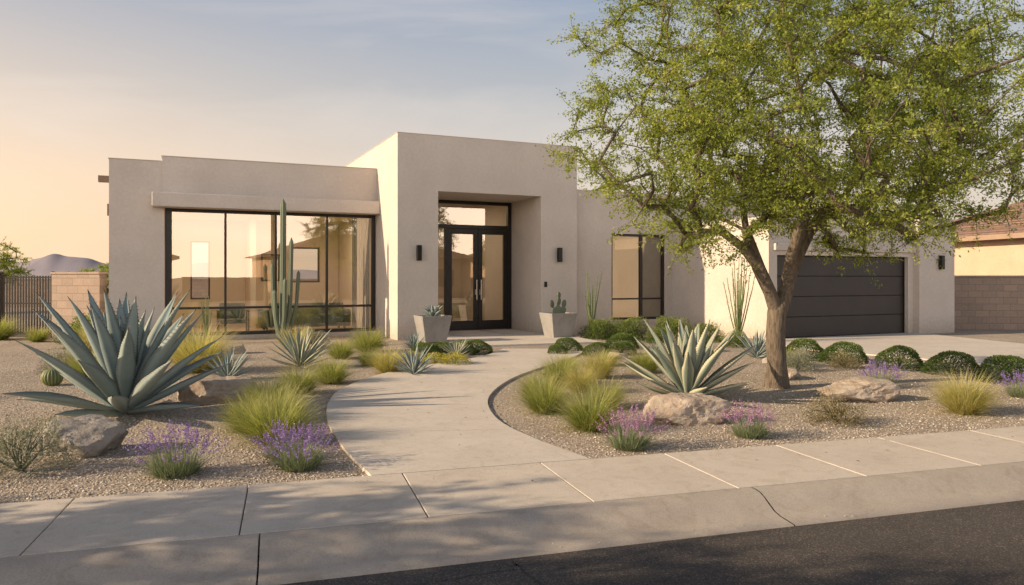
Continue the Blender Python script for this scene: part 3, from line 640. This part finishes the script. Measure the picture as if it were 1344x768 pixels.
BRN=leafmat('dry_shrub_leaf',[(0,(.12,.1,.05)),(.5,(.2,.17,.09)),(1,(.3,.26,.14))],trans=.2)
GSH=leafmat('shrub_leaf',[(0,(.05,.08,.02)),(.5,(.13,.18,.045)),(1,(.25,.28,.09))],trans=.35)
YSH=leafmat('yellow_shrub_leaf',[(0,(.14,.17,.03)),(.5,(.34,.32,.06)),(1,(.65,.52,.1))],trans=.3)
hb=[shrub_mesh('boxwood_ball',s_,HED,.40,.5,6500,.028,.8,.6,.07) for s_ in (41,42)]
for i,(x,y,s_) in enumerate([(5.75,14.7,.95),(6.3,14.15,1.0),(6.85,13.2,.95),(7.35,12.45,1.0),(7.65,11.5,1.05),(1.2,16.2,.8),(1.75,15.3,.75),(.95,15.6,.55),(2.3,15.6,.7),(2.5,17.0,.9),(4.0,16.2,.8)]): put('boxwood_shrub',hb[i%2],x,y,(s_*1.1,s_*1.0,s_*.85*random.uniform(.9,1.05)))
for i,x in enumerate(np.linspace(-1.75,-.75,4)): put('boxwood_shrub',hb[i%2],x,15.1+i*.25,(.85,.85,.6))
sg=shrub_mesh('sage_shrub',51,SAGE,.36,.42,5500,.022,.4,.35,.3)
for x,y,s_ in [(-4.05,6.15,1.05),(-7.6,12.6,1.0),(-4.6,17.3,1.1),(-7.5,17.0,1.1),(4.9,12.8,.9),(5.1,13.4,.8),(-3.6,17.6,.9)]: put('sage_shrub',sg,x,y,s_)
bs=shrub_mesh('dry_shrub',52,BRN,.34,.3,3600,.022,.3,.4,.3); put('dry_shrub',bs,3.55,8.2,1.0); put('dry_shrub',bs,5.9,13.2,.9); put('dry_shrub',bs,-8.2,14.5,1.2)
gs=shrub_mesh('green_shrub',53,GSH,.55,.6,6000,.04,.4,.5,.3)
for x,y,s_ in [(3.0,19.4,1.0),(4.2,19.5,1.0),(3.6,18.2,.7),(2.3,19.6,.9),(4.9,18.8,.8),(-8.9,17.5,.9),(-10.3,18.2,1.2),(-9.7,17.0,.8),(5.2,17.3,.6),(17.5,20.6,.9)]: put('green_shrub',gs,x,y,s_)
ys=shrub_mesh('yellow_flower_shrub',54,YSH,.4,.28,3500,.022,.5,.6,.2)
for x,y,s_ in [(-1.05,13.7,.8),(-1.45,13.9,.7),(2.5,13.8,.6),(-2.0,14.6,.6)]: put('yellow_flower_shrub',ys,x,y,s_)

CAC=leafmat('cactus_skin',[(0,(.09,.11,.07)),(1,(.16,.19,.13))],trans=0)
def column(pts,r0,ribs=11,rnd=.5):
    pts=np.array(pts,float)
    t=np.linspace(0,1,len(pts)); tt=np.linspace(0,1,30); q=np.stack([np.interp(tt,t,pts[:,i]) for i in range(3)],1)
    for _ in range(2): q[1:-1]=(q[:-2]+q[1:-1]*2+q[2:])/4
    sides=ribs*4; T=np.gradient(q,axis=0); T/=np.linalg.norm(T,axis=1)[:,None]; V=[]
    for i in range(30):
        a=np.cross(T[i],[0,1.,0]); a/=np.linalg.norm(a); b=np.cross(T[i],a)
        ang=np.linspace(0,2*np.pi,sides,endpoint=False); e=min(1,math.sqrt(max(0,1-max(0,(tt[i]-.94)/.06)**2)))
        rr=r0*(.85+.15*min(1,tt[i]*6))*max(e,.02)*(1+.14*np.cos(ang*ribs)); V.append(q[i]+rr[:,None]*(np.cos(ang)[:,None]*a+np.sin(ang)[:,None]*b))
    V=np.concatenate(V); F=[(i*sides+j,i*sides+(j+1)%sides,(i+1)*sides+(j+1)%sides,(i+1)*sides+j) for i in range(29) for j in range(sides)]
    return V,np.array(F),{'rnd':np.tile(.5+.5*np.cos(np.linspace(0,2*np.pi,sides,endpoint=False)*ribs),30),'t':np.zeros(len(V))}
cp=H(-2.68,1.35)
parts=[column([(0,0,0),(.02,0,1.8),(.03,0,3.65)],.07,7),column([(-.1,.05,0),(-.24,.05,.9),(-.27,.05,2.0)],.048,7),column([(.08,-.05,.0),(.2,0,.9),(.24,0,2.65)],.052,7),column([(.1,.1,0),(.34,.1,.9),(.4,.1,1.8)],.043,7),column([(0,-.1,0),(-.12,-.14,.6),(-.15,-.14,1.3)],.048,7),column([(0,-.1,0),(.1,-.14,.6),(.12,-.14,1.6)],.048,7)]
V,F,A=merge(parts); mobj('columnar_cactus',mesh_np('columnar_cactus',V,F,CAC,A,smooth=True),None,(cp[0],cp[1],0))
BARR=leafmat('barrel_cactus_skin',[(0,(.09,.12,.04)),(.7,(.16,.19,.08)),(1,(.3,.28,.12))],trans=0)
def barrel(name,x,y,r0):
    rows=14; V=[];rn=[]
    ribs=18; sides=ribs*4
    for i in range(rows):
        ph=math.pi*(i+.3)/(rows-.2)
        for j in range(sides):
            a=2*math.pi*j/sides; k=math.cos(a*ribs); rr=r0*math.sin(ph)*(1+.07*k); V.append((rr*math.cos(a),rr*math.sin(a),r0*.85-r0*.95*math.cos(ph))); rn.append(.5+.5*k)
    F=[(i*sides+j,i*sides+(j+1)%sides,(i+1)*sides+(j+1)%sides,(i+1)*sides+j) for i in range(rows-1) for j in range(sides)]
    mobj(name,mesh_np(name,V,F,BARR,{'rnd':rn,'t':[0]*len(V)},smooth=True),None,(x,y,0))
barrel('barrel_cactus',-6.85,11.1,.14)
OCO=leafmat('ocotillo_stem',[(0,(.12,.15,.06)),(1,(.2,.25,.1))],trans=.1)
def ocotillo(name,x,y,h,n,seed,spread=.45):
    r=np.random.default_rng(seed); parts=[]; cs=[]
    for i in range(n):
        az=r.uniform(0,6.28); th=r.uniform(.03,spread); le=h*r.uniform(.7,1.05); p=np.array([0,0,0.]); pts=[p]
        for k in range(8):
            a=th*(1-.05*k)+r.normal(0,.04); az2=az+r.normal(0,.15); p=p+np.array([math.sin(a)*math.cos(az2),math.sin(a)*math.sin(az2),math.cos(a)])*le/8; pts.append(p)
        parts.append(tube(pts,np.linspace(.018,.007,9),5,r.uniform()))
        t=r.uniform(.1,1,70)*8; i0=np.minimum(t.astype(int),7); P_=np.array(pts); cs.append(P_[i0]+(P_[i0+1]-P_[i0])*(t-i0)[:,None]+r.normal(0,.013,(70,3)))
    parts.append(leaves(r,np.concatenate(cs),.03,.45,.5)); V,F,A=merge(parts); mobj(name,mesh_np(name,V,F,OCO,A),None,(x,y,0))
ocotillo('ocotillo',5.55,18.3,2.15,18,3); ocotillo('ocotillo',2.15,20.2,1.75,12,4,.3); ocotillo('ocotillo',-7.4,18.1,1.2,8,5,.4)
PL=concrete_mat('planter_concrete',(.24,.23,.22),(.32,.305,.29))
def planter(x,y,rz,kind):
    e=empty('concrete_planter',(x,y,.04),rz)
    b=MB(); 
    a0,a1,h=.27,.38,.64; t=.045
    lo=[(-a0,-a0,0),(a0,-a0,0),(a0,a0,0),(-a0,a0,0)]; hi=[(-a1,-a1,h),(a1,-a1,h),(a1,a1,h),(-a1,a1,h)]; i1=a1-t; ih=[(-i1,-i1,h),(i1,-i1,h),(i1,i1,h),(-i1,i1,h)]; i2=i1-.02; il=[(-i2,-i2,h-.08),(i2,-i2,h-.08),(i2,i2,h-.08),(-i2,i2,h-.08)]
    b.v=lo+hi+ih+il; b.f=[(3,2,1,0)]+[(i,(i+1)%4,4+(i+1)%4,4+i) for i in range(4)]+[(4+i,4+(i+1)%4,8+(i+1)%4,8+i) for i in range(4)]+[(8+i,8+(i+1)%4,12+(i+1)%4,12+i) for i in range(4)]
    b.obj('pot',PL,e,bevel=.012); b=MB(); b.poly([(-.33,-.33,.57),(.33,-.33,.57),(.33,.33,.57),(-.33,.33,.57)]); b.obj('soil',JOINT,e)
    if kind==0:
        mobj('potted_agave',agave_mesh('potted_agave',77,26,.38,.09,AG1,up=.1,down=1.2,teeth=False,seg=9),e,(0,0,.57))
    else:
        parts=[]
        r=np.random.default_rng(5)
        def pad(c,ang,az,w_,h_):
            V=[];n1,n2=9,14
            for i in range(n1):
                ph=math.pi*i/(n1-1)
                for j in range(n2):
                    q=2*math.pi*j/n2; V.append((w_*math.sin(ph)*math.cos(q),.03*math.sin(ph)*math.sin(q),h_*(1-math.cos(ph))))
            V=np.array(V); ca,sa_=math.cos(ang),math.sin(ang); V=np.stack([V[:,0]*ca+V[:,2]*sa_,V[:,1],-V[:,0]*sa_+V[:,2]*ca],1); cz,sz=math.cos(az),math.sin(az); V=np.stack([V[:,0]*cz-V[:,1]*sz,V[:,0]*sz+V[:,1]*cz,V[:,2]],1)+np.array(c)
            F=[(i*n2+j,i*n2+(j+1)%n2,(i+1)*n2+(j+1)%n2,(i+1)*n2+j) for i in range(n1-1) for j in range(n2)]
            parts.append((V,np.array(F),{'rnd':np.full(len(V),r.uniform()),'t':np.zeros(len(V))}))
        pad((0,0,0),0,0,.1,.15); pad((-.06,0,.02),-.5,.3,.09,.12); pad((.07,0,.02),.45,-.3,.09,.13); pad((0,0,.27),.25,.4,.08,.12); pad((-.15,.02,.22),-.2,.1,.07,.11); pad((.16,0,.22),.2,0,.07,.11); pad((.05,.02,.48),-.15,.2,.06,.08)
        V,F,A=merge(parts); mobj('prickly_pear',mesh_np('prickly_pear',V,F,CAC,A,smooth=True),e,(0,0,.55))
planter(-1.95,18.3,HA,0); planter(1.22,19.75,HA,1)

def rock_mat(name,c1,c2,c3):
    m,n,l,p=nt(name); tc=n.new('ShaderNodeTexCoord'); v=tc.outputs['Object']
    a=noise(n,l,3,7,.7,v,.8); r=ramp(n,[(.3,c1),(.5,c2),(.68,c3)]); l.new(a.outputs['Fac'],r.inputs[0]); l.new(r.outputs[0],p.inputs['Base Color']); p.inputs['Roughness'].default_value=.9
    t=noise(n,l,12,8,.7,v); b=n.new('ShaderNodeBump'); b.inputs['Strength'].default_value=.9; b.inputs['Distance'].default_value=.04; l.new(t.outputs['Fac'],b.inputs['Height']); l.new(b.outputs[0],p.inputs['Normal']); return m
RK1=rock_mat('sandstone_boulder',(.29,.205,.15),(.43,.35,.275),(.54,.46,.385)); RK2=rock_mat('grey_boulder',(.21,.18,.16),(.31,.28,.25),(.40,.365,.33))
from mathutils import noise as mnoise
def rock(x,y,sx,sy,sz,seed,mat,rz=0):
    import bmesh
    r=random.Random(seed); bm_=bmesh.new(); bmesh.ops.create_icosphere(bm_,subdivisions=5,radius=1)
    pl=[]
    for i in range(12):
        d=Vector((r.gauss(0,1),r.gauss(0,1),r.gauss(0,1))).normalized(); pl.append((d,r.uniform(.62,.95)))
    pl.append((Vector((0.1,-.15,1)).normalized(),.75))
    for v in bm_.verts:
        d=v.co.normalized(); rad=1.15
        for (q,h) in pl:
            c=d.dot(q)
            if c>.05: rad=min(rad,h/c)
        rad+=.07*mnoise.noise(d*3+Vector((seed,0,0)))+.04*mnoise.noise(d*8+Vector((0,seed,0)))+.018*mnoise.noise(d*22)
        v.co=Vector((d.x*rad*sx,d.y*rad*sy,d.z*rad*sz))
    me=bpy.data.meshes.new('boulder'); bm_.to_mesh(me); bm_.free(); me.materials.append(mat); me.polygons.foreach_set('use_smooth',[True]*len(me.polygons))
    try: me.set_sharp_from_angle(angle=math.radians(24))
    except Exception: pass
    mobj('boulder',me,None,(x,y,sz*.42),rz)
rock(-3.75,9.7,.48,.34,.25,1,RK1,.3); rock(-3.9,6.85,.36,.28,.25,2,RK2,.5); rock(1.98,8.3,.45,.32,.25,3,RK1,.2); rock(4.5,9.8,.5,.34,.23,4,RK1,-.2); rock(4.35,11.9,.3,.25,.14,5,RK1); rock(4.9,14.0,.2,.2,.12,6,RK2); rock(-7.4,13.4,.35,.3,.2,7,RK1); rock(2.1,14.8,.2,.17,.1,8,RK1); rock(-5.9,15.8,.3,.25,.16,9,RK2)

def inpoly(x,y,poly):
    c=np.zeros(len(x),bool); j=len(poly)-1
    for i in range(len(poly)):
        xi,yi=poly[i]; xj,yj=poly[j]
        k=((yi>y)!=(yj>y))&(x<(xj-xi)*(y-yi)/(yj-yi+1e-12)+xi); c^=k; j=i
    return c
wp=Rc+Lc[::-1]
N0=150000; q=RNG.uniform(0,1,N0); yy=4.0+12*q**1.5; xx=RNG.uniform(-.75,.75,N0)*yy
nn=-xx*S_+yy*C_
k=(nn>6.02)&~inpoly(xx,yy,wp)&~inpoly(xx,yy,[(6.3,16.8),(9.1,13.2),P(15.2,6.0)[:2],(20,15)])
xx,yy=xx[k][:62000],yy[k][:62000]; zz_=np.zeros(len(xx))
ns_=260; ss=RNG.uniform(-4,7,ns_); nw=np.where(RNG.uniform(0,1,ns_)<.6,5.99-np.abs(RNG.normal(0,.12,ns_)),RNG.uniform(4.36,4.5,ns_)); xx=np.r_[xx,ss*C_-nw*S_]; yy=np.r_[yy,ss*S_+nw*C_]; zz_=np.r_[zz_,np.where(nw>4.8,.03,-.088)]
n_=len(xx); sz=RNG.uniform(.005,.014,n_)*(1+.6*(RNG.uniform(0,1,n_)>.94)); sz[-ns_:]*=.6
oc=np.array([[1,0,0],[0,1,0],[-1,0,0],[0,-1,0],[0,0,.75],[0,0,-.3]],float)
an=RNG.uniform(0,6.28,n_); asp=RNG.uniform(.55,1,n_)
V=oc[None]*np.stack([sz,sz*asp,sz*RNG.uniform(.35,.7,n_)],1)[:,None,:]+RNG.normal(0,1,(n_,6,3))*sz[:,None,None]*.12
ca,sa_=np.cos(an)[:,None],np.sin(an)[:,None]
V=np.stack([V[...,0]*ca-V[...,1]*sa_+xx[:,None],V[...,0]*sa_+V[...,1]*ca+yy[:,None],V[...,2]+sz[:,None]*.15+zz_[:,None]],-1).reshape(-1,3)
ft=np.array([[0,1,4],[1,2,4],[2,3,4],[3,0,4],[1,0,5],[2,1,5],[3,2,5],[0,3,5]]); F=(ft[None]+(np.arange(n_)*6)[:,None,None]).reshape(-1,3)
PEB=leafmat('pebble_stone',[(0,(.28,.23,.185)),(.3,(.41,.35,.29)),(.65,(.51,.445,.37)),(1,(.65,.6,.53))],trans=0,rough=.9)
mobj('gravel',mesh_np('gravel',V,F,PEB,{'rnd':np.repeat(RNG.uniform(0,1,n_),6)}))
c=np.stack([RNG.normal(4.2,2.2,1500),RNG.normal(10.4,2.0,1500),np.full(1500,.03)],1); c=c[(-c[:,0]*S_+c[:,1]*C_)>4.9]
lf=leaves(RNG,c,.035,.5,0); lf[0][:,2]=np.clip(lf[0][:,2]*.3+.03,.032,.06)
mobj('fallen_leaves',mesh_np('fallen_leaves',lf[0],lf[1],BRN,lf[2]))

# trees -----------------------------------------------------------------
BARK,bn,bl,bp=nt('tree_bark')
tc=bn.new('ShaderNodeTexCoord'); mp=bn.new('ShaderNodeMapping'); mp.inputs['Scale'].default_value=(1,1,.25); bl.new(tc.outputs['Object'],mp.inputs[0])
a=noise(bn,bl,28,7,.7,mp.outputs[0],.6); r=ramp(bn,[(.32,(.06,.045,.033)),(.5,(.14,.107,.076)),(.7,(.23,.18,.13))]); bl.new(a.outputs['Fac'],r.inputs[0]); bl.new(r.outputs[0],bp.inputs['Base Color']); bp.inputs['Roughness'].default_value=.95
b=bn.new('ShaderNodeBump'); b.inputs['Strength'].default_value=1; b.inputs['Distance'].default_value=.03; bl.new(a.outputs['Fac'],b.inputs['Height']); bl.new(b.outputs[0],bp.inputs['Normal'])
TLF=leafmat('tree_leaf',[(0,(.11,.15,.028)),(.4,(.21,.26,.05)),(.8,(.32,.36,.075)),(1,(.42,.43,.11))],trans=.48,rough=.5)
def tree(name,loc,skel,ctr,rad,ncl,nlv,seed,ls=.05,sides=9,trunk_r=.14,clr=.34,gap=.27,nt_=9,fillp=.42,low=.42):
    r=np.random.default_rng(seed); nodes=[]; par=[]
    for pts,pi in skel:
        prev=pi
        for p in pts: nodes.append(np.array(p,float)); par.append(prev); prev=len(nodes)-1
    nsk=len(nodes)
    cl=[]
    ph=r.uniform(0,6,6)
    while len(cl)<ncl:
        d=r.normal(0,1,3); d/=np.linalg.norm(d); az=math.atan2(d[1],d[0])
        rr=r.uniform(.1,1)**fillp*(1+.07*math.sin(3*az+ph[0])+.06*math.sin(5*az+ph[1]+d[2]*3)+.06*math.sin(d[2]*8+ph[2]))
        p=np.array(ctr)+d*rr*np.array(rad)
        if p[2]<ctr[2]: p[2]=ctr[2]-(ctr[2]-p[2])*(low+(1-low)*min(1,(math.hypot(p[0]-ctr[0],p[1]-ctr[1])/rad[0])*1.35))
        if cl and min(np.linalg.norm(p-c) for c in cl)<gap: 
            if r.uniform()<.8: continue
        cl.append(p)
    root=nodes[nsk//2]
    cl.sort(key=lambda p:np.linalg.norm(p-root)); ends=[]
    for c in cl:
        A_=np.array(nodes[3:]); dd=np.linalg.norm(A_-c,axis=1)+.35*np.maximum(0,A_[:,2]-c[2]); i=int(np.argmin(dd))+3
        a=nodes[i]; L_=np.linalg.norm(c-a); k=max(1,int(L_/.3)); prev=i; bend=r.normal(0,.08,3)*L_; bend[2]+=.08*L_
        for j in range(1,k+1):
            t=j/k; nodes.append(a+(c-a)*t+bend*math.sin(math.pi*t)+r.normal(0,.012,3)); par.append(prev); prev=len(nodes)-1
        ends.append(prev)
    wt=np.zeros(len(nodes)); 
    for e in ends: wt[e]+=1
    for i in range(len(nodes)-1,0,-1): wt[par[i]]+=wt[i]
    R_=np.maximum(.005,trunk_r*(wt/wt[0])**.45)
    kids={}
    for i in range(1,len(nodes)): kids.setdefault(par[i],[]).append(i)
    parts=[]
    todo=[(None,0)]
    while todo:
        st,i=todo.pop(); ch_=[st,i] if st is not None else [i]
        while True:
            ks=sorted(kids.get(ch_[-1],[]),key=lambda k:-wt[k])
            if not ks: break
            for o_ in ks[1:]: todo.append((ch_[-1],o_))
            ch_.append(ks[0])
        if len(ch_)>1:
            rr=[R_[k] for k in ch_]
            if st is not None: rr[0]=rr[1]*1.15
            pts=np.array([nodes[k] for k in ch_]); 
            if st is None: rr[0]*=1.35
            parts.append(tube(pts,rr,sides if max(rr)>.03 else 5))
    V,F,A=merge(parts); e=empty(name,loc)
    mobj('trunk_and_limbs',mesh_np('trunk_and_limbs',V,F,BARK,smooth=True),e)
    C_l=[];B=[];tp=[]
    for e_i in ends:
        c=nodes[e_i]; sh=r.uniform(-.25,.25)
        for k in range(nt_):
            d=r.normal(0,1,3); d[2]=d[2]*.6+.05; d/=np.linalg.norm(d); le=clr*r.uniform(.6,1.4); e2=c+d*le; e2[2]-=.18*le
            mid=(c+e2)/2+r.normal(0,.02,3); tp.append(tube([c,mid,e2],[.004,.003,.0015],3))
            m_=nlv//nt_; t=r.uniform(.1,1.08,m_)[:,None]; p=c*(1-t)**2+2*mid*t*(1-t)+e2*t*t; p=p+r.normal(0,.032,(m_,3)); C_l.append(p); B.append(np.clip(r.uniform(.1,.85,m_)+sh,0,1))
    V,F,A=merge(tp); mobj('twigs',mesh_np('twigs',V,F,BARK),e)
    C_l=np.concatenate(C_l); B=np.concatenate(B); V,F,A=leaves(r,C_l,ls,.45,.1,rnd=B); mobj('leaves',mesh_np('leaves',V,F,TLF,A),e)
    return e
sk=[([(0,0,0),(.0,0,.35),(-.02,0,.75),(.0,0,1.1)],-1),
    ([(-.12,-.05,1.4),(-.3,-.1,1.75),(-.55,-.15,2.05),(-.9,-.2,2.3)],3),
    ([(-.4,.15,2.3),(-.45,.2,2.8),(-.5,.1,3.4)],5),
    ([(.16,.05,1.4),(.3,.1,1.8),(.5,.15,2.2),(.7,.1,2.6),(.8,.0,3.1)],3),
    ([(.75,.4,2.4),(1.1,.7,2.8)],13),
    ([(1.0,-.3,2.6),(1.5,-.5,2.9)],14),
    ([(.1,-.3,1.9),(.15,-.7,2.5),(.2,-.9,3.0)],11)]
tree('shade_tree',(3.87,10.9,0),sk,(.42,0,3.97),(3.35,2.7,2.6),700,340,5,ls=.047,clr=.40,gap=.27,nt_=9,fillp=.37,low=.48)
skb=[([(0,0,0),(.03,0,.5),(-.02,0,1.0),(.0,0,1.4)],-1),([(-.3,0,1.9),(-.6,.1,2.4)],3),([(.3,0,1.9),(.5,-.1,2.5)],3)]
def bg_or_shadow_tree(x,y,s_,seed,n_=90,nm='desert_or_shadow_tree'):
    e=tree(nm,(x,y,0),skb,(0,0,3.1),(2.1,2.1,1.5),n_,260,seed,ls=.085,clr=.5,sides=6); e.scale=(s_,s_,s_); return e
bg_or_shadow_tree(-20.9,30,.66,61); bg_or_shadow_tree(-14.6,26.5,.48,62,70); bg_or_shadow_tree(-28,33,.9,63,60); 
bg_or_shadow_tree(24,25.8,.5,64,60)
for x,y,s_,sd in [(-8.3,2.2,.85,71),(-8.0,.2,.95,72),(-7.0,-1.9,.95,75),(-5.2,-.8,.85,76),(P(26,-12)[0],P(26,-12)[1],1.1,74)]: bg_or_shadow_tree(x,y,s_,sd,110)  # left-hand trees are unseen, added to shade sidewalk and street; last stands opposite
print('done')
